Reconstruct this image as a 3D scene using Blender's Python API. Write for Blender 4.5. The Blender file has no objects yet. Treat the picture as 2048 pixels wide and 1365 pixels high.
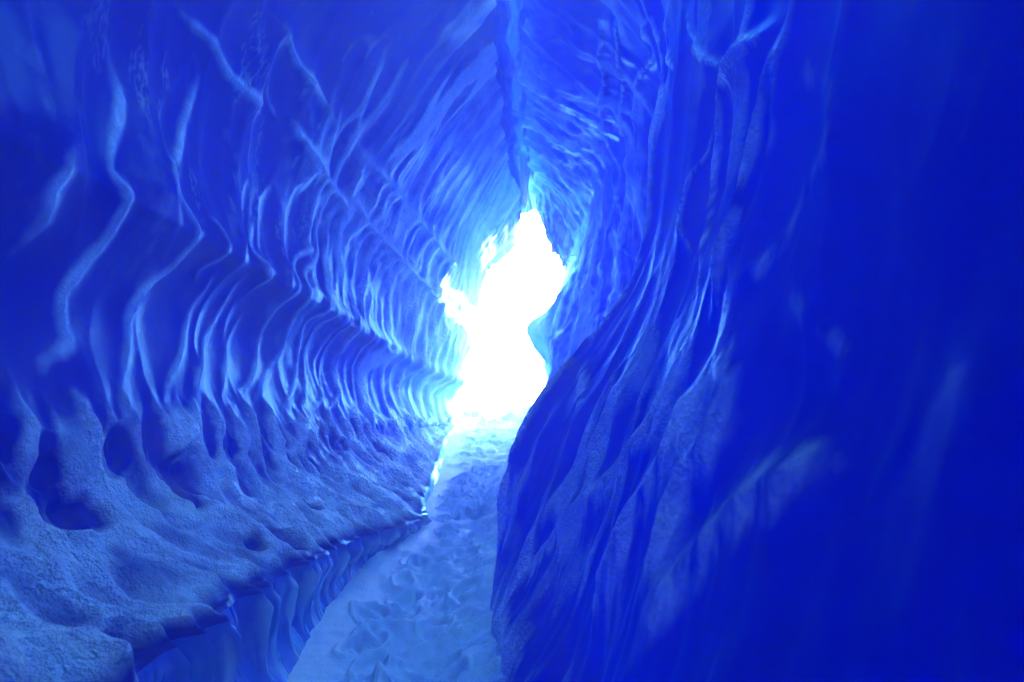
import bpy, math, random
import numpy as np

Q = 1.0            # mesh density factor
C = bpy.context.scene.collection
SC = bpy.context.scene
CAMZ = 1.32        # eye height above the snow at the camera; all cave tables are relative to the eye

# ------------------------------------------------------------------ camera
cam = bpy.data.cameras.new('Camera')
cam.lens = 28.0; cam.sensor_width = 36.0; cam.clip_start = 0.02; cam.clip_end = 3000
camo = bpy.data.objects.new('Camera', cam); C.objects.link(camo)
camo.location = (0, 0, CAMZ)
camo.rotation_euler = (math.radians(90 + 2.8), 0, 0)
cam.dof.use_dof = True; cam.dof.focus_distance = 3.7; cam.dof.aperture_fstop = 2.8
SC.camera = camo

# ------------------------------------------------------------------ sky, sun, exposure
SUN_EL, SUN_AZ = math.radians(29), math.radians(53)      # azimuth measured from +Y towards +X
w = bpy.data.worlds.new('World'); SC.world = w; w.use_nodes = True
nt = w.node_tree; nt.nodes.clear()
sky = nt.nodes.new('ShaderNodeTexSky'); sky.sky_type = 'NISHITA'; sky.sun_disc = False
sky.sun_elevation = SUN_EL; sky.sun_rotation = SUN_AZ
bg = nt.nodes.new('ShaderNodeBackground'); bg.inputs['Strength'].default_value = 0.12
wo = nt.nodes.new('ShaderNodeOutputWorld')
nt.links.new(sky.outputs[0], bg.inputs['Color']); nt.links.new(bg.outputs[0], wo.inputs['Surface'])
sun = bpy.data.lights.new('Sun', 'SUN'); sun.energy = 3.5; sun.angle = math.radians(0.5); sun.color = (1.0, 0.96, 0.9)
suno = bpy.data.objects.new('Sun', sun); C.objects.link(suno)
# lamp shines along its local -Z; direction to the sun = (sin az cos el, cos az cos el, sin el)
suno.rotation_euler = (math.radians(90) - SUN_EL, 0, math.pi - SUN_AZ)
suno.location = (20, 20, 20)
SC.view_settings.view_transform = 'Standard'; SC.view_settings.look = 'None'
SC.view_settings.exposure = 5.5; SC.view_settings.gamma = 1.0
SC.render.engine = 'CYCLES'
SC.cycles.max_bounces = 10; SC.cycles.diffuse_bounces = 8; SC.cycles.glossy_bounces = 3
SC.cycles.transmission_bounces = 4; SC.cycles.caustics_reflective = False; SC.cycles.caustics_refractive = False
SC.cycles.use_denoising = True; SC.cycles.sample_clamp_indirect = 0
SC.cycles.use_adaptive_sampling = False

# ------------------------------------------------------------------ noise in numpy
def _h(ix, iy, seed):
    n = (ix.astype(np.int64) * 374761393 + iy.astype(np.int64) * 668265263 + seed * 974634777) & 0xffffffff
    n = ((n ^ (n >> 13)) * 1274126177) & 0xffffffff
    n = ((n ^ (n >> 16)) * 2246822519) & 0xffffffff
    return ((n ^ (n >> 15)) & 0xffffff).astype(np.float32) / np.float32(0xffffff)
def noise(x, y, seed=0):                       # gradient noise, about -0.7..0.7
    xi = np.floor(x); yi = np.floor(y); fx = (x - xi).astype(np.float32); fy = (y - yi).astype(np.float32)
    u = fx*fx*fx*(fx*(fx*6-15)+10); v = fy*fy*fy*(fy*(fy*6-15)+10)
    def g(dx, dy):
        a = _h(xi+dx, yi+dy, seed) * np.float32(2*math.pi)
        return np.cos(a)*(fx-dx) + np.sin(a)*(fy-dy)
    a = g(0,0); b = g(1,0); c = g(0,1); d = g(1,1)
    return (a+(b-a)*u) + ((c+(d-c)*u) - (a+(b-a)*u))*v
def fbm(x, y, seed=0, oct=4, gain=0.5):
    s = 0; a = 1.0; f = 1.0
    for i in range(oct):
        s = s + a*noise(x*f, y*f, seed+i*17); a *= gain; f *= 2.03
    return s
def cells(x, y, seed=0, jit=0.9):              # squared distance to the nearest of jittered points: dishes with sharp rims
    xi = np.floor(x); yi = np.floor(y)
    best = np.full(x.shape, 9.0, np.float32)
    for dx in (-1,0,1):
        for dy in (-1,0,1):
            px = xi+dx+0.5+(_h(xi+dx, yi+dy, seed)-0.5)*jit
            py = yi+dy+0.5+(_h(xi+dx, yi+dy, seed+5)-0.5)*jit
            np.minimum(best, ((px-x)**2+(py-y)**2).astype(np.float32), out=best)
    return best
def soften(h, n=2):
    for _ in range(n):
        h[1:-1] = (h[:-2]+2*h[1:-1]+h[2:])/4
        h[:, 1:-1] = (h[:, :-2]+2*h[:, 1:-1]+h[:, 2:])/4
    return h
def smooth(e0, e1, x):
    t = np.clip((x-e0)/(e1-e0), 0, 1); return t*t*(3-2*t)

# ------------------------------------------------------------------ tables of the cave's cross sections
def hermite(xs, ys, xq):
    """Monotone-ish cubic through (xs, ys[:, ...]) at xq."""
    xs = np.asarray(xs, float); ys = np.asarray(ys, float)
    d = np.diff(ys, axis=0) / np.diff(xs).reshape(-1, *([1]*(ys.ndim-1)))
    m = np.empty_like(ys); m[0] = d[0]; m[-1] = d[-1]
    m[1:-1] = np.where(d[1:]*d[:-1] > 0, 2*d[1:]*d[:-1]/np.where(np.abs(d[1:]+d[:-1]) < 1e-9, 1, d[1:]+d[:-1]), 0)
    i = np.clip(np.searchsorted(xs, xq, side='right')-1, 0, len(xs)-2)
    h = (xs[i+1]-xs[i]); t = ((xq-xs[i])/h)
    sh = (-1,)+(1,)*(ys.ndim-1)
    t = t.reshape(sh); h = h.reshape(sh)
    return ((2*t**3-3*t**2+1)*ys[i] + (t**3-2*t**2+t)*h*m[i] + (-2*t**3+3*t**2)*ys[i+1] + (t**3-t**2)*h*m[i+1])
def rail(*pts):                                # pts: (Y, x, z)
    p = np.array(pts, float)
    return lambda Y: hermite(p[:,0], p[:,1:], Y)
def floor_z(Y): return -1.32 + 0.0036*np.maximum(Y, 0)**2

L_foot = rail((-4,-.9,-1.32),(1,-.95,-1.32),(3.35,-.90,-1.28),(4.1,-.95,-1.26),(5.1,-.92,-1.23),(6.4,-.68,-1.17),(7.4,-.76,-1.12),(8.8,-.80,-1.04),(11.2,-.90,-.87),(14,-.7,-.62),(16,-.6,-.4))
L_lip  = rail((-4,-1.05,-.82),(1,-1.08,-.84),(2.9,-1.08,-.85),(3.8,-1.04,-.88),(5,-.94,-.97),(6.3,-.72,-1.07),(7.4,-.80,-1.05),(8.8,-.84,-.97),(11.2,-.94,-.82),(14,-.78,-.58),(16,-.7,-.38))
L_ben  = rail((-4,-1.42,-.62),(1,-1.44,-.62),(3,-1.40,-.64),(5,-1.27,-.74),(6.3,-1.12,-.82),(8.8,-1.05,-.80),(11.2,-1.02,-.76),(14,-.92,-.5),(16,-.8,-.3))
L_k    = rail((-4,-1.62,-.42),(2,-1.64,-.42),(3.5,-1.58,-.44),(6,-1.42,-.58),(9,-1.22,-.64),(12,-1.06,-.68),(14,-.96,-.45),(16,-.85,-.25))
L_A    = rail((-4,-1.68,-.1),(2,-1.70,-.12),(3.5,-1.62,-.18),(6,-1.55,-.33),(9,-1.32,-.46),(12,-1.06,-.62),(14,-.95,-.4),(16,-.9,-.2))
L_w    = rail((-4,-1.80,.2),(2,-1.84,.25),(3.7,-1.74,.26),(6.3,-1.66,.14),(9,-1.44,-.05),(13,-1.04,-.30),(16,-.95,-.1))
L_B    = rail((-4,-1.6,.75),(2,-1.62,.78),(3.7,-1.56,.72),(6.35,-1.46,.56),(9,-1.3,.3),(13,-.85,.0),(16,-.85,.1))
L_m    = rail((-4,-1.68,1.4),(2,-1.70,1.4),(4.5,-1.58,1.25),(7.5,-1.40,1.0),(12.8,-.72,.55),(16,-.7,.5))
L_C    = rail((-4,-1.4,2.2),(2.5,-1.40,2.2),(4.5,-1.30,1.96),(7.8,-1.18,1.40),(12.8,-.70,1.0),(16,-.72,.9))
L_r    = rail((-4,-.75,2.75),(2.5,-.78,2.75),(5,-.72,2.5),(8,-.62,2.15),(11,-.52,1.85),(13,-.40,1.58),(16,-.48,1.5))
G_l    = rail((-4,-.14,3.0),(5.8,-.14,2.95),(8,-.12,2.85),(11,-.06,2.72),(12.5,.10,2.35),(13.5,.05,2.0),(16,-.05,1.9))
G_t    = rail((-4,.0,3.35),(5,.0,3.3),(8,.02,3.15),(11,.12,2.95),(12.5,.25,2.5),(13.5,.30,2.15),(16,.28,2.05))
G_r    = rail((-4,.14,3.0),(5.8,.12,2.95),(8,.15,2.85),(11,.28,2.72),(12.5,.40,2.3),(13.5,.55,1.9),(16,.60,1.6))
R_r    = rail((-4,.50,2.6),(3,.52,2.6),(5,.52,2.62),(8,.55,2.6),(11,.68,2.4),(13,.74,1.98),(16,.8,1.6))
R_s    = rail((-4,.75,1.9),(1,.78,1.9),(3.2,.84,2.0),(4.5,.85,2.05),(5.6,1.12,2.15),(7,1.0,2.25),(9,.97,2.2),(11,1.0,2.08),(13,.95,1.9),(16,.9,1.8))
R_u    = rail((-4,.75,1.1),(1,.75,1.1),(2,.75,1.2),(3.2,.80,1.2),(4.5,.89,1.35),(5.6,1.25,1.38),(7,1.05,1.42),(9,.85,1.4),(11,.80,1.38),(13,.82,1.3),(16,.9,1.2))
R_m    = rail((-4,.64,.3),(1,.64,.3),(2,.66,.4),(3.2,.64,.42),(4.5,.72,.5),(5.6,1.15,.5),(7,.98,.6),(9,.66,.75),(11,.42,.67),(12,.6,.66),(16,.75,.6))
R_b    = rail((-4,.46,-.28),(1,.47,-.28),(2,.44,-.25),(3.2,.38,-.2),(4.5,.24,-.06),(5.5,.5,-.08),(7,.6,0),(9,.52,.15),(11,.60,-.07),(13,.64,-.05),(16,.75,0))
R_l    = rail((-4,.16,-.92),(1,.16,-.92),(2,.16,-.92),(3.2,.14,-.88),(4.5,.06,-.66),(5.5,.22,-.6),(7,.30,-.52),(9,.33,-.45),(11,.50,-.5),(13,.62,-.4),(16,.7,-.3))
R_foot = rail((-4,-.04,-1.32),(1,-.05,-1.32),(3.2,-.08,-1.29),(4.5,-.11,-1.25),(6.5,-.08,-1.17),(9,.06,-1.03),(11,.33,-.88),(14,.60,-.6),(16,.65,-.4))

def rows_Y(y0, y1, n):
    """Depths, closer together near the eye so that they land evenly on the surface as seen."""
    y = np.linspace(y0, y1, 6000)
    dens = 1.0/(0.35+np.abs(y-0.0)/4.2)**1.25
    dens[y < 0.6] *= np.exp(-(0.6-y[y < 0.6])*1.6)*0.9+0.04
    c = np.concatenate([[0], np.cumsum((dens[1:]+dens[:-1])/2)]); c /= c[-1]
    return np.interp(np.linspace(0, 1, n), c, y)

def sheet(rails, Y, counts, sharp=()):
    """Base sheet through the rails. Returns P (rows, cols, 3), arc coordinate A (cols) in metres and the node positions on it."""
    K = np.stack([np.asarray(r(Y)) for r in rails], 0)             # K, rows, 2
    seg = np.sqrt(((K[1:]-K[:-1])**2).sum(-1)).mean(1)
    s = np.concatenate([[0], np.cumsum(seg)])
    q = np.concatenate([np.linspace(s[i], s[i+1], max(2, int(c*Q)), endpoint=False) for i, c in enumerate(counts)]+[[s[-1]]])
    # piecewise cubic across the section, split at sharp rails
    cuts = [0]+sorted(sharp)+[len(rails)-1]
    XZ = np.zeros((len(q), len(Y), 2))
    for a, b in zip(cuts[:-1], cuts[1:]):
        m = (q >= s[a]-1e-9) & (q <= s[b]+1e-9)
        kk = K[a:b+1]; ss = s[a:b+1]
        if len(ss) == 2:
            t = ((q[m]-ss[0])/(ss[1]-ss[0]))[:, None, None]; XZ[m] = kk[0]*(1-t)+kk[1]*t
        else:                                                       # Catmull-Rom with finite differences
            d = (kk[1:]-kk[:-1])/(ss[1:]-ss[:-1])[:, None, None]
            mm = np.empty_like(kk); mm[0] = d[0]; mm[-1] = d[-1]
            w1 = (ss[2:]-ss[1:-1])[:, None, None]; w0 = (ss[1:-1]-ss[:-2])[:, None, None]
            mm[1:-1] = (d[:-1]*w1+d[1:]*w0)/(w0+w1)
            qq = q[m]; i = np.clip(np.searchsorted(ss, qq, side='right')-1, 0, len(ss)-2)
            h = (ss[i+1]-ss[i]); t = ((qq-ss[i])/h)[:, None, None]; h = h[:, None, None]
            XZ[m] = (2*t**3-3*t**2+1)*kk[i]+(t**3-2*t**2+t)*h*mm[i]+(-2*t**3+3*t**2)*kk[i+1]+(t**3-t**2)*h*mm[i+1]
    P = np.empty((len(Y), len(q), 3), np.float64)
    P[..., 0] = XZ[..., 0].T; P[..., 1] = Y[:, None]; P[..., 2] = XZ[..., 1].T
    return P, q, s
def normals(P, inward):
    du = np.gradient(P, axis=0); dv = np.gradient(P, axis=1)
    n = np.cross(du, dv); n /= np.maximum(np.linalg.norm(n, axis=-1, keepdims=True), 1e-9)
    f = np.sign(((inward-P)*n).sum(-1, keepdims=True).mean())
    return n*f
def grid_mesh(name, P, mat, attrs=None, parent=None, closed=False):
    R, K = P.shape[:2]
    V = P.reshape(-1, 3).astype(np.float32).copy(); V[:, 2] += CAMZ
    if parent is not None: V -= np.array(parent.location, np.float32)
    i = np.arange(R*K, dtype=np.int32).reshape(R, K)
    if closed: i = np.concatenate([i, i[:, :1]], 1)
    F = np.stack([i[:-1, :-1], i[1:, :-1], i[1:, 1:], i[:-1, 1:]], -1).reshape(-1)
    me = bpy.data.meshes.new(name)
    nf = len(F)//4
    me.vertices.add(len(V)); me.vertices.foreach_set('co', V.reshape(-1))
    me.loops.add(len(F)); me.loops.foreach_set('vertex_index', F)
    me.polygons.add(nf); me.polygons.foreach_set('loop_start', np.arange(0, nf*4, 4, dtype=np.int32))
    try: me.polygons.foreach_set('loop_total', np.full(nf, 4, np.int32))
    except Exception: pass
    me.polygons.foreach_set('use_smooth', np.ones(nf, bool))
    for k, a in (attrs or {}).items():
        at = me.attributes.new(k, 'FLOAT', 'POINT'); at.data.foreach_set('value', np.broadcast_to(a, (R, K)).astype(np.float32).reshape(-1))
    me.update(calc_edges=True)
    me.materials.append(mat)
    o = bpy.data.objects.new(name, me); C.objects.link(o)
    if parent is not None: o.parent = parent
    return o
def tag(o, label=None, cat=None, kind=None, group=None):
    if label: o['label'] = label
    if cat: o['category'] = cat
    if kind: o['kind'] = kind
    if group: o['group'] = group
    return o
def empty(name, loc):
    o = bpy.data.objects.new(name, None); o.location = loc; o.empty_display_size = 0.2; C.objects.link(o); return o

# ------------------------------------------------------------------ materials
def ice_mat(name, glow=1.0, frost_col=(.24,.52,.62), grain=1.0, gloss=.35, frost_bias=0.0, spec=.34, clear_diff=(.0005,.006,.20)):
    """Glacier ice: clear ice lets blue skylight through and reflects a little; where frost lies it is rough and scatters all light.
    Attributes: frost 0..1 (frost cover, and painted glints on the drapery folds), thick (made-up ice depth that paints the glow brighter or darker)."""
    m = bpy.data.materials.new(name); m.use_nodes = True; n = m.node_tree.nodes; l = m.node_tree.links; n.clear()
    out = n.new('ShaderNodeOutputMaterial')
    fr = n.new('ShaderNodeAttribute'); fr.attribute_name = 'frost'
    th = n.new('ShaderNodeAttribute'); th.attribute_name = 'glow_depth'
    tc = n.new('ShaderNodeTexCoord')
    # Beer's law: red is taken out first, blue last
    cols = []
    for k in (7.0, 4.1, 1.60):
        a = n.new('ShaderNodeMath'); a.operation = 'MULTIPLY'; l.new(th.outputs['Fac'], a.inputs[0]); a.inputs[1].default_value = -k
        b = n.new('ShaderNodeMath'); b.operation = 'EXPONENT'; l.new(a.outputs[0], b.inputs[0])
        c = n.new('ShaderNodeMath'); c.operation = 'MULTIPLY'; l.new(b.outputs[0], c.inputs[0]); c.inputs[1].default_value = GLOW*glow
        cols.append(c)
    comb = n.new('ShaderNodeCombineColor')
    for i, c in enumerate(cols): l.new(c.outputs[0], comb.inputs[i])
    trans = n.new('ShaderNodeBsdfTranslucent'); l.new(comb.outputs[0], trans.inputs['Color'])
    # bumps
    def nz(scale, detail=3, vec=None):
        t = n.new('ShaderNodeTexNoise'); t.inputs['Scale'].default_value = scale; t.inputs['Detail'].default_value = detail
        l.new(vec or tc.outputs['Object'], t.inputs['Vector']); return t
    nf = nz(95, 2); nc = nz(34, 2)
    mx = n.new('ShaderNodeMath'); mx.operation = 'MULTIPLY_ADD'; l.new(nc.outputs['Fac'], mx.inputs[0]); mx.inputs[1].default_value = 1.6; l.new(nf.outputs['Fac'], mx.inputs[2])
    b1 = n.new('ShaderNodeBump'); b1.inputs['Strength'].default_value = min(1.0, .9*grain); b1.inputs['Distance'].default_value = .03*grain
    ra = n.new('ShaderNodeAttribute'); ra.attribute_name = 'rough'
    rm = n.new('ShaderNodeMath'); rm.operation = 'MULTIPLY'; l.new(mx.outputs[0], rm.inputs[0]); l.new(ra.outputs['Fac'], rm.inputs[1])
    l.new(rm.outputs[0], b1.inputs['Height'])
    nl = nz(9, 2); b2 = n.new('ShaderNodeBump'); b2.inputs['Strength'].default_value = .35; b2.inputs['Distance'].default_value = .01
    l.new(nl.outputs['Fac'], b2.inputs['Height'])
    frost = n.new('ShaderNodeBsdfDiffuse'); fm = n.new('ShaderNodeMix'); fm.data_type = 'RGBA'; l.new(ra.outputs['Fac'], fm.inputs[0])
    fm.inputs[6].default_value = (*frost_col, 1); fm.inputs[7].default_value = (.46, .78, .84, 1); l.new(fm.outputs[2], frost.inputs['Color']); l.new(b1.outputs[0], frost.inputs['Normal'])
    clear = n.new('ShaderNodeBsdfDiffuse'); clear.inputs['Color'].default_value = (*clear_diff, 1); l.new(b2.outputs[0], clear.inputs['Normal'])
    gl = n.new('ShaderNodeBsdfGlossy'); gl.inputs['Roughness'].default_value = gloss; gl.inputs['Color'].default_value = (.26,.68,1,1); l.new(b2.outputs[0], gl.inputs['Normal'])
    fres = n.new('ShaderNodeFresnel'); fres.inputs['IOR'].default_value = 1.31; l.new(b2.outputs[0], fres.inputs['Normal'])
    # patchy frost
    pn = nz(6, 5); pm = n.new('ShaderNodeMath'); pm.operation = 'MULTIPLY_ADD'; l.new(pn.outputs['Fac'], pm.inputs[0]); pm.inputs[1].default_value = .9; pm.inputs[2].default_value = -.68+frost_bias
    pa = n.new('ShaderNodeMath'); pa.operation = 'ADD'; l.new(pm.outputs[0], pa.inputs[0]); l.new(fr.outputs['Fac'], pa.inputs[1]); pa.use_clamp = True
    mixd = n.new('ShaderNodeMixShader'); l.new(pa.outputs[0], mixd.inputs[0]); l.new(clear.outputs[0], mixd.inputs[1]); l.new(frost.outputs[0], mixd.inputs[2])
    # frost lets a little less of the blue through
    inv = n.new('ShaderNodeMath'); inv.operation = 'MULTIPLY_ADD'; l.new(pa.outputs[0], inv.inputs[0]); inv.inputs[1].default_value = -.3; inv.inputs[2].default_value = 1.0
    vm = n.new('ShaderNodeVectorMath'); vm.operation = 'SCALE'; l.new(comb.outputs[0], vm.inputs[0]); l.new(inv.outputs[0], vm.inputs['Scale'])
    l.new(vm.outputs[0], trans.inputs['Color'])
    add = n.new('ShaderNodeAddShader'); l.new(mixd.outputs[0], add.inputs[0]); l.new(trans.outputs[0], add.inputs[1])
    fi = n.new('ShaderNodeMath'); fi.operation = 'MULTIPLY_ADD'; l.new(pa.outputs[0], fi.inputs[0]); fi.inputs[1].default_value = -.85; fi.inputs[2].default_value = 1
    ff0 = n.new('ShaderNodeMath'); ff0.operation = 'MULTIPLY'; l.new(fres.outputs[0], ff0.inputs[0]); ff0.inputs[1].default_value = spec
    ff = n.new('ShaderNodeMath'); ff.operation = 'MULTIPLY'; l.new(fi.outputs[0], ff.inputs[0]); l.new(ff0.outputs[0], ff.inputs[1])
    mg = n.new('ShaderNodeMixShader'); l.new(ff.outputs[0], mg.inputs[0]); l.new(add.outputs[0], mg.inputs[1]); l.new(gl.outputs[0], mg.inputs[2])
    l.new(mg.outputs[0], out.inputs['Surface'])
    return m
GLOW = 0.215
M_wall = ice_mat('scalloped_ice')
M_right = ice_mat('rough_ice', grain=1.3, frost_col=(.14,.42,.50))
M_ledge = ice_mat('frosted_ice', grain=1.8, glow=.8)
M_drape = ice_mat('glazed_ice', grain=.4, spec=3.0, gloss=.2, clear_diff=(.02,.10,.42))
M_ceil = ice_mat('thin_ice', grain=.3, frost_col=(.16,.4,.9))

def snow_mat(name, col, rough_scale=1.0):
    m = bpy.data.materials.new(name); m.use_nodes = True; n = m.node_tree.nodes; l = m.node_tree.links
    p = n['Principled BSDF']; p.inputs['Base Color'].default_value = (*col, 1); p.inputs['Roughness'].default_value = .8
    p.inputs['Specular IOR Level'].default_value = .25
    tc = n.new('ShaderNodeTexCoord')
    a = n.new('ShaderNodeTexNoise'); a.inputs['Scale'].default_value = 90*rough_scale; a.inputs['Detail'].default_value = 4; l.new(tc.outputs['Object'], a.inputs['Vector'])
    b = n.new('ShaderNodeBump'); b.inputs['Strength'].default_value = .8; b.inputs['Distance'].default_value = .006; l.new(a.outputs['Fac'], b.inputs['Height'])
    l.new(b.outputs[0], p.inputs['Normal'])
    return m
def skylight_mat():  # translucent panels added overhead to brighten the ledge, floor and right slope
    m = bpy.data.materials.new('added_skylight'); m.use_nodes = True; n = m.node_tree.nodes; l = m.node_tree.links; n.clear()
    o = n.new('ShaderNodeOutputMaterial'); t = n.new('ShaderNodeBsdfTranslucent'); d = n.new('ShaderNodeBsdfDiffuse'); ad = n.new('ShaderNodeAddShader')
    t.inputs['Color'].default_value = (.26, .52, .56, 1); d.inputs['Color'].default_value = (.35, .42, .45, 1)
    l.new(t.outputs[0], ad.inputs[0]); l.new(d.outputs[0], ad.inputs[1]); l.new(ad.outputs[0], o.inputs['Surface'])
    return m
M_skylight = skylight_mat()
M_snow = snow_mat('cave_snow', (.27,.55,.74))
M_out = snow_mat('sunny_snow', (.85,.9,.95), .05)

# ------------------------------------------------------------------ the shell of the cave
AX = np.array([0.0, 0.0, 0.6])
def inward_of(Y): return np.stack([np.full_like(Y, -.2), Y, np.full_like(Y, .5)], -1)[:, None, :]
def close_back(P, Y):
    """Behind the camera the shell is pinched shut, added to keep stray skylight out."""
    t = smooth(-1.6, -4.0, Y)[:, None]
    P[..., 0] = P[..., 0]*(1-t)+(-.3)*t; P[..., 2] = P[..., 2]*(1-t)+(-.1)*t
    m = smooth(1.2, 2.8, P[..., 2])                       # the crevasse overhead wanders from side to side
    P[..., 0] += m*(.12*noise(P[..., 1]/1.5, P[..., 1]*0+4, 601)+.05*noise(P[..., 1]/.45, P[..., 1]*0+4, 602))
    return P

def scallops(a, Y, seed, ca, cy, warp=1.0, lean=0.0):
    """0 in the hollow, about 1 on the sharp crest."""
    wy = Y + lean*a + warp*(0.22*noise(a/1.3, Y/1.7, seed)+0.07*noise(a/.38, Y/.9, seed+3)+0.02*noise(a/.12, Y/.3, seed+4))
    wa = a + warp*0.25*noise(a/1.1, Y/.8, seed+9)
    return .6*(np.minimum(cells(wa/ca, wy/cy, seed+21), .42)/.32)**1.45

def crest_lines(traces, s, a, Y, seed, k_h=1.0, k_w=1.0, k_f=.42):
    """Long sharp crests that wander over a wall. A trace is (height, half width, [(rail number, depth), ...]); returns height and frost."""
    H = np.zeros((len(Y), len(a)), np.float32); F = np.zeros_like(H)
    for k, (amp, wd, pts) in enumerate(traces):
        amp *= k_h; wd *= k_w
        p = np.array([(np.interp(i, np.arange(len(s)), s), y) for i, y in pts])
        d = np.concatenate([[0], np.cumsum(np.hypot(*np.diff(p, axis=0).T)+1e-6)])
        t = np.linspace(0, d[-1], max(6, int(d[-1]/.05)))
        p = hermite(d, p, t)
        p[:, 1] += .012*noise(t/.12, t*0+k, seed)
        r = wd*2.6+.05
        end = np.clip(np.minimum(t, d[-1]-t)/(.15*d[-1]+.05), 0, 1)
        best = {}
        for j in range(len(p)-1):
            (a0, y0), (a1, y1) = p[j], p[j+1]
            i0, i1 = np.searchsorted(Y, min(y0, y1)-r), np.searchsorted(Y, max(y0, y1)+r)
            j0, j1 = np.searchsorted(a, min(a0, a1)-r), np.searchsorted(a, max(a0, a1)+r)
            if i1 <= i0 or j1 <= j0: continue
            aa = a[None, j0:j1]; yy = Y[i0:i1, None]
            L2 = (a1-a0)**2+(y1-y0)**2+1e-9
            q = np.clip(((aa-a0)*(a1-a0)+(yy-y0)*(y1-y0))/L2, 0, 1)
            dd = np.hypot(aa-a0-q*(a1-a0), yy-y0-q*(y1-y0))
            e = end[j]*(1-q)+end[j+1]*q
            np.maximum(H[i0:i1, j0:j1], amp*e*np.exp(-(np.sqrt(dd*dd+.0001)-.01)/wd*1.5)*(dd < r), out=H[i0:i1, j0:j1])
            np.maximum(F[i0:i1, j0:j1], min(1, amp/k_h/.045)*e*np.exp(-(dd/(wd*k_f))**2), out=F[i0:i1, j0:j1])
    return H, F
#TRACES#
TRACE_LEFT = [
    (0.05, 0.07, [(9.474,3.499),(9.494,3.83),(9.448,4.19),(9.468,4.418),(9.442,4.641)]),
    (0.05, 0.08, [(10.037,4.302),(9.981,4.672),(9.994,5.022),(9.961,5.241)]),
    (0.03, 0.05, [(9.779,4.432),(9.636,4.491),(9.558,4.657),(9.539,4.844)]),
    (0.05, 0.07, [(9.649,4.828),(9.571,5.055),(9.558,5.633),(9.552,6.113),(9.5,6.316)]),
    (0.07, 0.09, [(10.075,5.801),(10.18,6.399),(10.286,7.201),(10.379,8.606),(10.404,9.541),(10.491,10.989)]),
    (0.06, 0.08, [(9.753,6.173),(9.669,6.7),(9.747,7.59),(9.721,8.926),(9.474,10.203)]),
    (0.05, 0.07, [(9.39,3.754),(9.24,3.895),(8.919,3.817),(8.634,3.754),(8.323,3.558),(8.099,3.704),(7.96,3.792),(7.656,3.779),(7.392,3.643),(7.08,3.558),(6.782,3.534),(6.421,3.405),(6.09,3.269)]),
    (0.045, 0.08, [(9.117,3.106),(9.013,3.182),(8.789,3.269),(8.354,3.149),(8.106,3.075),(8.0,3.182),(7.744,3.182),(7.456,3.128),(7.136,3.064),(6.729,3.085),(6.459,2.91),(6.158,2.82)]),
    (0.04, 0.08, [(8.137,2.791),(8.019,2.791),(7.84,2.752),(7.664,2.8),(7.464,2.752),(7.304,2.733)]),
    (0.04, 0.04, [(8.211,3.934),(7.952,4.135),(7.68,4.04),(7.512,4.135)]),
    (0.04, 0.05, [(7.8,4.218),(7.584,4.218),(7.312,4.176),(6.872,4.107),(6.526,3.934),(6.308,3.767),(6.068,3.692)]),
    (0.05, 0.05, [(8.565,4.765),(8.112,4.551),(7.96,4.844),(7.472,4.75)]),
    (0.04, 0.045, [(7.928,4.611),(7.52,4.566),(7.232,4.536),(6.925,4.374),(6.669,4.288),(6.323,4.067),(6.09,3.96)]),
    (0.04, 0.045, [(7.392,4.924),(7.04,4.765),(6.654,4.611),(6.226,4.403)]),
    (0.045, 0.05, [(9.0,5.707),(8.783,5.858),(8.267,5.398),(7.936,5.345),(7.504,5.241),(7.072,5.241),(6.564,5.055),(6.286,4.672),(6.135,4.626)]),
    (0.045, 0.05, [(9.208,5.839),(8.727,6.053),(8.13,5.541),(7.912,5.578),(7.624,5.614),(7.176,5.725),(6.759,5.469),(6.316,5.022),(6.083,4.86)]),
    (0.045, 0.045, [(9.117,6.214),(8.491,6.153),(7.984,6.093),(7.608,5.955),(7.064,6.113),(6.564,5.916),(6.15,5.487)]),
    (0.045, 0.045, [(8.248,6.399),(7.992,6.399),(7.656,6.234),(6.88,6.275),(6.511,6.173),(6.158,5.839)]),
    (0.045, 0.045, [(8.298,6.855),(7.984,6.833),(7.544,6.766),(6.902,6.744),(6.421,6.591),(6.165,6.153)]),
    (0.045, 0.045, [(8.304,7.107),(7.992,7.131),(7.592,7.107),(6.872,7.178),(6.541,7.107),(6.128,6.526)]),
    (0.04, 0.045, [(8.13,7.467),(7.968,7.615),(7.344,7.641),(6.865,7.666),(6.429,7.615),(6.015,7.061)]),
    (0.04, 0.045, [(8.006,7.845),(7.904,8.243),(7.416,8.135),(6.737,8.135),(6.203,7.615)]),
]
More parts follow.
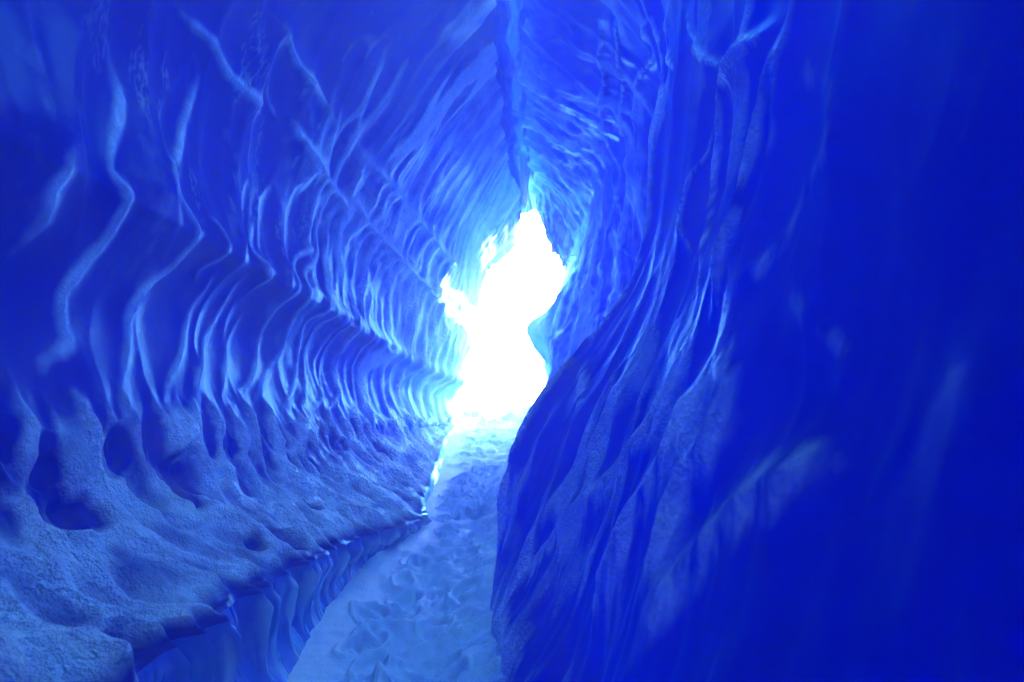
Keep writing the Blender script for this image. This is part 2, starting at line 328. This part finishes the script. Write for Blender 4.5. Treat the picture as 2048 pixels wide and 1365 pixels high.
TRACE_RIGHT = [
    (0.05, 0.06, [(1.857,4.372),(1.868,4.904),(1.736,5.859),(2.036,6.424),(2.386,6.674),(2.671,6.548)]),
    (0.04, 0.05, [(2.036,4.113),(2.264,4.358),(2.657,3.945)]),
    (0.035, 0.06, [(2.164,3.919),(2.536,3.59),(2.95,3.035),(3.171,2.8),(3.336,2.819),(3.45,2.887),(3.543,3.055),(3.7,3.066),(3.921,2.896),(4.09,2.679)]),
    (0.07, 0.08, [(3.307,2.038),(3.271,2.375),(3.286,2.616),(3.486,2.652),(3.664,2.661),(3.886,2.563),(4.143,2.433),(4.278,2.317)]),
    (0.09, 0.1, [(3.279,2.008),(3.443,2.008),(3.607,2.045),(3.743,2.09),(3.871,2.075),(4.023,2.052),(4.173,2.097),(4.323,2.135),(4.429,2.197)]),
    (0.018, 0.14, [(3.35,1.893),(3.529,1.886),(3.7,1.626),(3.814,1.552),(3.871,1.552),(3.95,1.691),(4.053,1.71),(4.165,1.77),(4.286,1.957),(4.361,2.112)]),
    (0.015, 0.1, [(3.693,1.163),(3.814,1.147),(3.907,1.163),(3.986,1.204),(4.045,1.247)]),
    (0.012, 0.08, [(3.771,1.086),(3.893,1.081),(3.957,1.111),(4.008,1.152)]),
    (0.018, 0.1, [(4.18,1.639),(4.361,1.552),(4.489,1.352),(4.602,1.335),(4.707,1.352)]),
    (0.04, 0.05, [(1.297,5.063),(1.363,5.482),(1.56,6.145),(1.978,6.781),(2.193,7.09),(2.607,6.824),(2.907,6.384)]),
    (0.03, 0.04, [(2.836,7.605),(3.193,7.204),(3.471,6.759)]),
    (0.05, 0.06, [(1.187,5.177),(1.264,6.01),(1.462,6.465),(1.703,7.273),(2.136,7.728),(2.386,7.777),(2.879,7.204),(3.329,6.738)]),
    (0.08, 0.19, [(4.534,2.433),(4.699,2.45),(4.835,2.433),(4.97,2.502),(5.343,2.955),(5.629,3.243),(5.921,3.452),(6.312,3.544)]),
    (0.09, 0.22, [(4.526,2.097),(4.797,2.038),(5.036,2.112),(5.221,2.229),(5.414,2.269),(5.571,2.301),(5.721,2.285)]),
    (0.07, 0.19, [(4.526,1.95),(4.684,1.77),(4.827,1.77),(5.043,1.865),(5.2,1.845),(5.3,1.865),(5.429,1.865)]),
    (0.07, 0.19, [(4.729,1.225),(4.88,1.42),(5.05,1.576),(5.193,1.684),(5.371,1.743),(5.536,1.717)]),
    (0.07, 0.14, [(4.481,3.452),(4.82,3.374),(5.171,3.407),(5.536,3.509),(5.857,3.567),(6.234,3.626)]),
    (0.05, 0.13, [(4.594,2.965),(4.812,3.096),(5.164,3.148),(5.393,3.308)]),
    (0.04, 0.13, [(4.639,4.193),(4.917,3.907),(5.107,3.721),(5.307,3.733)]),
    (.09, .09, [(.8,4.55),(2.0,4.5),(2.6,4.42),(3.2,4.5),(3.7,4.55),(4.4,4.46),(5.0,4.5),(5.7,4.44),(6.4,4.5),(6.9,4.5)]),
]
#END#
def early_end(Yv, k):
    """The roof breaks off about three metres before the walls do: depths beyond 9 m are drawn in where k (0 wall .. 1 roof) is high."""
    f = 1-.52*k
    return np.where(Yv > 9, 9+(Yv-9)*f, Yv)
# ---- left side: one sheet from under the floor over the lip and the bench to the groove, cut into ledge and wall at the crease
Y = rows_Y(-4, 15.2, int(1500*Q))
def under(r, dz): return lambda Yq: r(Yq)+np.array([0, dz])
mid_fl = lambda Yq: (np.asarray(L_foot(Yq))+np.asarray(L_lip(Yq)))/2+np.stack([-.07*smooth(7, 5.5, Yq), 0*Yq], -1)
P, a, s = sheet([under(L_foot, -.3), L_foot, mid_fl, L_lip, L_ben, L_k, L_A, L_w, L_B, L_m, L_C, L_r, G_l], Y,
                [16, 75, 75, 260, 190, 170, 190, 180, 230, 220, 230, 160], sharp=(1, 3, 8, 10))
P = close_back(P, Y)
A_, Y_ = np.meshgrid(a, Y)
sl, sA, nB, nC = s[3], s[6], s[8], s[10]
N = normals(P, inward_of(Y)+np.array([.3, 0, .3]))
low = smooth(nB+.10, nB-.05, A_)                       # 1 on the smooth wall under ridge B
roof = smooth(nC-.05, nC+.15, A_)
midw = (1-low)*(1-roof)
v = (A_-sl)/(sA-sl)                                    # 0 at the lip, 1 at the crease
drape = smooth(sl+.02, sl-.04, A_)*smooth(7.2, 6.2, Y_)
edge_n = fbm(A_*0+2, Y_/.25, 61, 3)+.5*fbm(A_/.2, Y_/.12, 62, 2)
bench = smooth(-.02, .1, v)*smooth(1.22, .72, v+.14*edge_n)       # frosted, rough
flame = smooth(.50, .85, v+.1*edge_n)*smooth(1.15, .90, v+.15*edge_n)   # where ribs and frost tongues meet
wallw = smooth(.75, 1.15, v)
big = fbm(A_/1.4, Y_/1.8, 71, 3)
c1 = scallops(A_, Y_, 11, 1.15, .44, 1.0)
c2 = scallops(A_, Y_, 31, .75, .23, 1.1, .15)
c3 = scallops(A_, Y_, 51, .5, .17, .9, -.1)
f1 = scallops(A_, Y_, 131, .40, .22, 1.0, .05)
f2 = scallops(A_, Y_, 151, .30, .15, 1.1, 0)
far = smooth(4.0, 8.0, Y_)
patch = smooth(-.25, .25, fbm(A_/1.1, Y_/.9, 88, 2))
rng = random.Random(5)
pit = np.zeros_like(A_)
for k in range(42):
    yc = rng.uniform(1.0, 8.5); vc = rng.random()**1.1*.85+.06; ac = sl+vc*(sA-sl)
    ra = rng.uniform(.06, .13); ry = rng.uniform(.06, .13); tl = rng.uniform(-.2, .5)
    i0, i1 = np.searchsorted(Y, yc-.45), np.searchsorted(Y, yc+.45)
    da = (A_[i0:i1]-ac)/ra; dy = (Y_[i0:i1]-yc+tl*(A_[i0:i1]-ac))/ry
    r2 = da*da+dy*dy
    pit[i0:i1] = np.maximum(pit[i0:i1], rng.uniform(.5, 1.2)*(1-smooth(.1, 1.3, r2)))
h = .045*big
fr7 = smooth(6.0, 8.0, Y_)
h += wallw*low*((.04+.06*fr7)*np.minimum(c1, .6) + .02*np.minimum(c2, .6)*far)
h += midw*((.08*np.minimum(c1, .8))*(1-.5*far) + (.02+.05*far)*np.minimum(c2, .8)*(.15+.85*patch) + .02*far*np.minimum(c3, .6))
h += roof*((.015+.05*patch)*np.minimum(c2, .7) + .03*patch*np.minimum(c3, .6))
h += flame*(.09*np.minimum(f1, .8)+.02*np.minimum(f2, .6))
h += bench*(1-flame)*(.085*np.minimum(f1, .8)+.05*fbm(A_/.35, Y_/.3, 171, 3)) + bench*.016*fbm(A_/.12, Y_/.14, 172, 3)
h -= .055*pit*smooth(0, .1, v)
h += .006*bench*fbm(A_/.08, Y_/.06, 185, 2)*smooth(8, 4, Y_)
h += .05*np.exp(-((A_-nB)/.10)**2)*smooth(2.5, 5, Y_) + .05*np.exp(-((A_-nC)/.09)**2)*(.4+.6*noise(Y_/1.3, A_*0+3, 7))
TH, TF = crest_lines(TRACE_LEFT, s, a, Y, 17, .7, .85, .6)
TF = np.clip(TF*(1+.6*fbm(A_/.3, Y_/.15, 297, 2)), 0, 1)
h += TH
# glazed folds under the lip
fold = np.minimum(1, np.sqrt(np.sin(np.pi*(Y_/.24+1.5*fbm(A_*0+3, Y_/.55, 191, 2)+.35*noise(A_/.25, Y_/.3, 192)))**2+.01))
fold2 = np.abs(np.sin(np.pi*(Y_/.055+1.2*noise(A_/.3, Y_/.3, 194))))
dfoot = smooth(s[1]+.05, s[1]+.22, A_)
h += drape*dfoot*(.06*(1-fold)+.010*(1-fold2))
und = (.055*(1-fold)+.09*fbm(Y_/.34, A_*0+1, 198, 2))*smooth(7.2, 6.0, Y_)*np.where(A_ < sl, .12+.88*smooth(s[1]+.05, sl, A_), smooth(sl+.30, sl, A_))
crest = np.clip(wallw*low*smooth(.10, .6, c1)*(.2+.8*fr7) + .9*TF + midw*(smooth(.08, .5, c2)*(.15+.85*patch)*(.3+.7*far)+.3*smooth(.15, .6, c1)) + 1.3*roof*smooth(.12, .5, c2)*(.15+.85*patch), 0, 1)
fl = np.clip(smooth(.08, .5, f1)+.4*smooth(.2, .6, f2), 0, 1)
h = soften(h, 3)
h += bench*smooth(4.5, 3.0, Y_)*.0025*fbm(A_/.03, Y_/.026, 181, 2)
P = P+N*h[..., None]
P[..., 0] += und
kL = smooth(s[10]+.2, s[11], A_)*(1+.08*fbm(A_/.3, Y_*0, 9, 3))
P[..., 1] += early_end(Y_, kL)-Y_
rough = np.clip(bench+.6*flame*fl+.35*crest+.4*smooth(5, 9, Y_), 0, 1)  # last term whitens the frost colour towards the mouth, as painted mouth light
frost = crest*.95 + .2*midw*patch*smooth(.05, .4, big+.3*fbm(A_/.3, Y_/.2, 99, 3)) + .3*far*(1-low) + .25*smooth(8, 12, Y_)*(1-low)
frost = frost*(1-.5*(1-low)*smooth(6.5, 4.5, Y_)*(1-TF)) + midw*smooth(6.5, 5, Y_)*smooth(2.6, 3.6, Y_)*.4*smooth(.12, .45, fbm(A_/.55, Y_/.20, 311, 3))*smooth(-.25, .3, fbm(A_/.05, Y_/.018, 313, 2))
frost = np.where(bench > 0, frost*(1-bench)+bench*(.62+.5*smooth(.02, .3, f1)+.35*fbm(A_/.25, Y_/.3, 201, 3)), frost)
frost = frost*(1-flame)+flame*(fl*.9)
frost = np.clip(frost-.9*pit*smooth(0, .1, v), 0, 1)*(1-drape)+drape*(.25+1.3*(1-fold)**1.5*smooth(-.3, .3, fbm(A_/.5, Y_/.03, 203, 2)))  # pale streaks on the fold edges are painted glints, mixed in as frost
frost = np.clip(np.maximum(frost, .95*smooth(sl+.02, sl-.04, A_)*smooth(6.0, 7.0, Y_)), 0, 1)
glow_depth = 1.66+.07*fbm(A_/2, Y_/3, 4, 2) - .10*roof*smooth(2, 7, Y_) + .22*smooth(4.5, 1.8, Y_) - (1.28-.30*roof)*smooth(5.5, 12.5, Y_)  # made-up depth: mouth glow and near-side darkening put into the ice colour
glow_depth -= .16*np.exp(-((A_-s[11])/.30)**2)*smooth(3, 6, Y_)
sp = int(np.argmin(np.abs(a-sl))); sq = int(np.argmin(np.abs(a-sA)))
def part(c0, c1): return {'frost': frost[:, c0:c1], 'glow_depth': glow_depth[:, c0:c1], 'rough': rough[:, c0:c1]}
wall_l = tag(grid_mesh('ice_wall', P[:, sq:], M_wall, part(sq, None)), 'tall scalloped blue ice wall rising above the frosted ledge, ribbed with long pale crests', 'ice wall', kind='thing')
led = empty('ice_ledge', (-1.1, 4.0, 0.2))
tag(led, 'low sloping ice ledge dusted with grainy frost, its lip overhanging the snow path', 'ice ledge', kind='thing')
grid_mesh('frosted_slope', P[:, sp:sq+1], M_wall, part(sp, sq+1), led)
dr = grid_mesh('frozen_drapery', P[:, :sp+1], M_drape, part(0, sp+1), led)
dr['label'] = 'glossy vertical folds of refrozen ice under the lip'
edgeG = P[:, -1].copy()

# ---- right wall
Yr = rows_Y(-4, 13.8, int(1500*Q))
P, a, s = sheet([G_r, R_r, R_s, R_u, R_m, R_b, R_l, R_foot, under(R_foot, -.3)], Yr, [130, 130, 200, 200, 190, 200, 110, 12])
P = close_back(P, Yr)
A_, Y_ = np.meshgrid(a, Yr)
N = normals(P, inward_of(Yr))
roof = smooth(s[2]+.1, s[2]-.15, A_); lowr = smooth(s[4]-.1, s[5], A_)
big = fbm(A_/1.1, Y_/1.2, 271, 3)
lean = .08*smooth(s[3], s[7], A_)*(A_-s[3])            # crests sweep forward as they come down the slope
d1 = scallops(A_, Y_+lean, 211, 1.5, .40, 1.25, .0)
d2 = scallops(A_, Y_+lean*.8, 231, .75, .30, 1.3, -.1)
d3 = scallops(A_, Y_, 251, .45, .15, 1.0, .1)
far = smooth(5.0, 7.0, Y_)
patch = smooth(-.2, .25, fbm(A_/.9, Y_/.6, 288, 2))
footf = smooth(s[7]+.02, s[7]-.45, A_)
h = .05*big*(.3+.7*footf)+ footf*(1-far)*(1-.3*roof)*smooth(1.0, 2.0, Y_)*(.06*np.minimum(d1, .65)+.008*np.minimum(d2, .6)*patch)
h += footf*far*(.06*np.minimum(d1, .6)+.05*np.minimum(d2, .6))
h += roof*smooth(5, 7, Y_)*.04*np.minimum(d3, .6)
TH, TF = crest_lines(TRACE_RIGHT, s, a, Yr, 27, .7, .6, .6)
h += TH*(.3+.7*footf)
TF = np.clip(TF*(1+1.3*fbm(A_/.2, Y_/.06, 296, 3)), 0, 1)
h += .16*lowr*noise(A_/.9, Y_/1.5, 289)*smooth(2.6, 4, Y_)*smooth(s[8]-.0, s[7]-.2, A_)
h += .035*lowr*fbm(A_/.55, (Y_+lean)/.30, 290, 3)*smooth(s[7]+.05, s[7]-.35, A_)
cr = np.clip(.95*TF+smooth(.30, .6, d1)*(.3+.4*patch+.3*far)*smooth(1.3, 2.2, Y_)+(.0+.7*far)*smooth(.33, .62, d2)*patch, 0, 1)
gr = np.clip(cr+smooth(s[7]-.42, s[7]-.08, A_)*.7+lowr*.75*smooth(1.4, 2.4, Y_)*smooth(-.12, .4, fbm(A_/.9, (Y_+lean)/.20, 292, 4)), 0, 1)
h = soften(h, 3)
h += gr*(.0025*fbm(A_/.035, Y_/.03, 181, 2)*smooth(4, 2.5, Y_)+.005*fbm(A_/.08, Y_/.06, 185, 2)*smooth(6, 4, Y_))*(1-roof*.8)
h += far*.05*fbm(A_/.3, Y_/.35, 295, 3)+.17*np.exp(-((A_-s[4]-.02)/.15)**2-((Y_-10.9)/.45)**2)-.12*np.exp(-((A_-s[4]+.5)/.2)**2-((Y_-11.2)/.6)**2)
P += N*h[..., None]
# uneven rim of the mouth
ext = 1+.10*noise(a/.35, a*0, 7)+.06*noise(a/.12, a*0, 8)
tt = smooth(10.5, 13.6, Y_); P[..., 1] = P[..., 1]+tt*1.8*(ext[None]-1)*3
P[..., 1] += early_end(Y_, 0*Y_+smooth(s[2], s[0], A_))-Y_
frost = np.clip(.85*gr+.25*far*patch, 0, 1)
glow_depth = 1.96+.08*fbm(A_/1.5, Y_/2, 4, 2)-.16*smooth(2.0, 5, Y_)+.40*smooth(2.1, .8, Y_)-(1.15-.3*roof)*smooth(6.0, 12.5, Y_)  # depth raised to darken the near wall, lowered to paint glow by the mouth
glow_depth -= .40*np.exp(-((A_-s[0])/.22)**2)*smooth(3, 6, Y_)
k = int(np.argmin(np.abs(Yr-6.2)))
rw = grid_mesh('ice_wall', P[:k+1], M_right, {'frost': frost[:k+1], 'glow_depth': glow_depth[:k+1], 'rough': gr[:k+1]})
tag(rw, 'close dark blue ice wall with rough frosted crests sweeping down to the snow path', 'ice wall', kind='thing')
bt = grid_mesh('ice_buttress', P[k:], M_wall, {'frost': frost[k:], 'glow_depth': glow_depth[k:], 'rough': gr[k:]*.5})
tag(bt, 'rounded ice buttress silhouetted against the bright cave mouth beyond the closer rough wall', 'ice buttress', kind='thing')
edgeGr = P[:, 0].copy()

# ---- ceiling groove
Yc = Y[Y <= 13.0]
P, a, s = sheet([G_l, G_t, G_r], Yc, [50, 50])
P = close_back(P, Yc)
A_, Y_ = np.meshgrid(a, Yc)
N = normals(P, inward_of(Yc))
h = -.03+.06*fbm(A_/.14, Y_/.6, 301, 3)+.02*fbm(A_/.05, Y_/.4, 303, 2)
P += N*h[..., None]
P[..., 1] += early_end(Y_, 1.0)-Y_
EL = edgeG[:len(Yc)]
ER = np.stack([np.interp(Yc, Yr, edgeGr[:, i]) for i in range(3)], -1)
u = np.linspace(0, 1, len(a))[None, :, None]
wl = np.clip(1-u*4, 0, 1)**2; wr = np.clip(1-(1-u)*4, 0, 1)**2
P = P+wl*(EL[:, None]-P[:, :1]); P = P+wr*(ER[:, None]-P[:, -1:])
mid = np.sin(np.pi*np.clip(u[..., 0], 0, 1))**1.5*np.ones_like(Y_)
glow_depth = 1.50-.42*mid+.08*fbm(A_/.3, Y_/1.2, 14, 2)+.4*smooth(4, 1, Y_)-.85*smooth(9.0, 14.5, Y_)
cl = empty('ice_ceiling', (0, 6, 4.2))
tag(cl, 'smooth bright azure groove of thin ice running overhead to the top of the cave mouth', 'ceiling', kind='thing')
def cut(y): return int(np.argmin(np.abs(Yc-y)))
marks = [(-4, 'groove'), (.8, 'added_skylight'), (2.3, 'groove'), (3.7, 'added_skylight'), (5.45, 'groove'), (13.4, 'snow_lip'), (99, '')]
for (y0, nm), (y1, _) in zip(marks[:-1], marks[1:]):           # translucent roof strips added as skylights for the ledge and floor
    i0, i1 = cut(y0), cut(y1)+1
    if nm == 'groove': grid_mesh('groove', P[i0:i1], M_ceil, {'frost': .04, 'glow_depth': glow_depth[i0:i1], 'rough': 0}, cl)
    else: grid_mesh(nm, P[i0:i1], M_skylight, None, cl)

# hanging tongue of ice with a bulb at its tip
def lathe_blob(cx, cy, ztop, zbot, rt, prof, seed, n=90, m=160, sx=1.0, sy=1.0):
    t = np.linspace(0, 1, m)[:, None]; ph = np.linspace(0, 2*np.pi, n, endpoint=False)[None]
    r = np.interp(t, prof[0], prof[1])*rt
    r = r*(1+.14*noise(np.cos(ph)*1.6+9+0*t, np.sin(ph)*1.6+t*1.3, seed)+.10*noise(ph*0+np.cos(ph)*4, np.sin(ph)*4+t*2, seed+1))
    x = cx+sx*r*np.cos(ph)+.03*noise(t*2+0*ph, 0*ph+t*0, seed+2); y = cy+sy*r*np.sin(ph); z = ztop+(zbot-ztop)*t+0*ph
    return np.stack([x+0*z, y+0*z, z], -1)
T = lathe_blob(.17, 10.2, 2.95, 2.22, .06, ([0, .3, .6, .8, .92, .98, 1], [1.5, 1.05, .66, .5, .42, .25, .01]), 5, sy=.8)
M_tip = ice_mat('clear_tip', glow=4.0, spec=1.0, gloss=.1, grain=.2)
tg = grid_mesh('hanging_ice', T, M_tip, {'frost': .12, 'glow_depth': .05, 'rough': .1}, cl, closed=True)
tg['label'] = 'stubby hanging tongue of clear ice with a wet shining tip'

# ------------------------------------------------------------------ snow
def path_mesh():
    Yf = rows_Y(-4, 17, int(1300*Q)); X = np.linspace(-1.35, 1.05, int(900*Q))
    X_, Y_ = np.meshgrid(X, Yf)
    z = floor_z(Y_)
    lf = np.asarray(L_foot(Yf))[:, 0][:, None]; rf = np.asarray(R_foot(Yf))[:, 0][:, None]
    g = (X_-lf)/(rf-lf)                               # 0 at the ledge, 1 at the right wall
    tread = smooth(.12, .40, g+.22*fbm(X_/.25, Y_/.3, 401, 2))
    z += .05*smooth(.45, 0, g)*smooth(9, 6, Y_)+.17*smooth(.62, 1.2, g)
    z += .012*fbm(X_/.3, Y_/.4, 403, 3)
    wx, wy = X_+.06*noise(X_/.2, Y_/.2, 1), Y_+.06*noise(X_/.2, Y_/.2, 2)
    ca = cells(wx/.24, wy/.17, 405); cb = cells(wx/.11, wy/.08, 406)
    lump = fbm(X_/.30, Y_/.20, 407, 3, .5)
    def step(k, sc, w): return smooth(-w, w, fbm(wx/sc, wy/(sc*.62), k, 3, .55)-.05)
    z += tread*(.030*step(431, .42, .12)+.020*step(433, .22, .15)+.008*step(435, .10, .2))
    z += tread*(.035*lump+.040*np.minimum(ca, .6)+.018*np.minimum(cb, .6)*smooth(-.2, .3, fbm(X_/.4, Y_/.4, 408, 2))+.0045*fbm(X_/.07, Y_/.05, 411, 2)+.0015*fbm(X_/.02, Y_/.016, 413, 2)*smooth(5, 3, Y_))
    z += (1-tread)*(.008*fbm(X_/.10, Y_/.06, 412, 2)+.0025*fbm(X_/.02, Y_/.02, 413, 2))
    z = soften(z, 4)
    z += tread*(.0025*fbm(X_/.03, Y_/.025, 414, 2)*smooth(6, 3, Y_))
    r = random.Random(9)
    for k in range(90):                               # boot prints
        yc = r.uniform(2.2, 12); j = int(np.searchsorted(Yf, yc)); lo = lf[j, 0]; hi = rf[j, 0]
        xc = lo+(hi-lo)*r.uniform(.22, .85); an = r.uniform(-.5, .5); L, W = r.uniform(.11, .16), r.uniform(.055, .085)
        i0, i1 = np.searchsorted(Yf, yc-.4), np.searchsorted(Yf, yc+.4)
        dx = X_[i0:i1]-xc; dy = Y_[i0:i1]-yc; p = (dx*math.cos(an)-dy*math.sin(an))/W; q = (dx*math.sin(an)+dy*math.cos(an))/L
        r2 = p*p+q*q
        z[i0:i1] -= r.uniform(.02, .045)*(1-smooth(.5, 1.15, r2)) - .012*np.exp(-((r2-1.5)/.4)**2)
    z += .16*np.exp(-((Y_-13.6)/.7)**2)*(.6+1.2*np.maximum(fbm(X_/.3, Y_/.35, 420, 4), -.3))   # rubble bank on the sill of the mouth
    z -= smooth(14.5, 17, Y_)*.5
    t = smooth(-2.6, -4, Y_); z = z*(1-t)+(-1.36)*t
    return grid_mesh('snow_path', np.stack([X_, Y_, z], -1), M_snow)
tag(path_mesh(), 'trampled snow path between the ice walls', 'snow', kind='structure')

# outside: a sunny snowfield that climbs away from the mouth
def snowfield():
    X = np.concatenate([-np.geomspace(45, 2, 50), np.linspace(-1.8, 1.8, 10), np.geomspace(2, 45, 50)])
    Yo = np.concatenate([-np.geomspace(40, 5, 30), np.linspace(-4, 14.4, 14), np.geomspace(15.2, 90, 90)])
    X_, Y_ = np.meshgrid(X, Yo)
    z = -1.75+0*X_
    far = np.maximum(Y_-16, 0)
    z = z + .6*smooth(15, 18, Y_) + .10*far*smooth(0, 30, far) + .8*fbm(X_/14, Y_/14, 501, 4)*smooth(18, 40, Y_) 
    return grid_mesh('snowfield', np.stack([X_, Y_, z], -1), M_out)
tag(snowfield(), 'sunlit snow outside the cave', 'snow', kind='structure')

# cold mist hanging in the cave and over the snowfield
def haze(dens, x0, x1, y0, y1, z0, z1):
    import bmesh
    bm = bmesh.new(); bmesh.ops.create_cube(bm, size=1.0)
    for v in bm.verts: v.co = ((x0+x1)/2+v.co.x*(x1-x0), (y0+y1)/2+v.co.y*(y1-y0), (z0+z1)/2+v.co.z*(z1-z0))
    me = bpy.data.meshes.new('haze'); bm.to_mesh(me); bm.free()
    o = bpy.data.objects.new('haze', me); C.objects.link(o)
    m = bpy.data.materials.new('haze'); m.use_nodes = True; n = m.node_tree.nodes; l = m.node_tree.links; n.clear()
    p = n.new('ShaderNodeVolumePrincipled'); p.inputs['Color'].default_value = (.78, .92, 1, 1); p.inputs['Density'].default_value = dens; p.inputs['Anisotropy'].default_value = .4
    u = n.new('ShaderNodeOutputMaterial'); l.new(p.outputs[0], u.inputs['Volume']); me.materials.append(m)
    tag(o, kind='stuff')
haze(.024, -46, 46, -41, 91, -1.6, 12.5)
SC.cycles.volume_bounces = 1
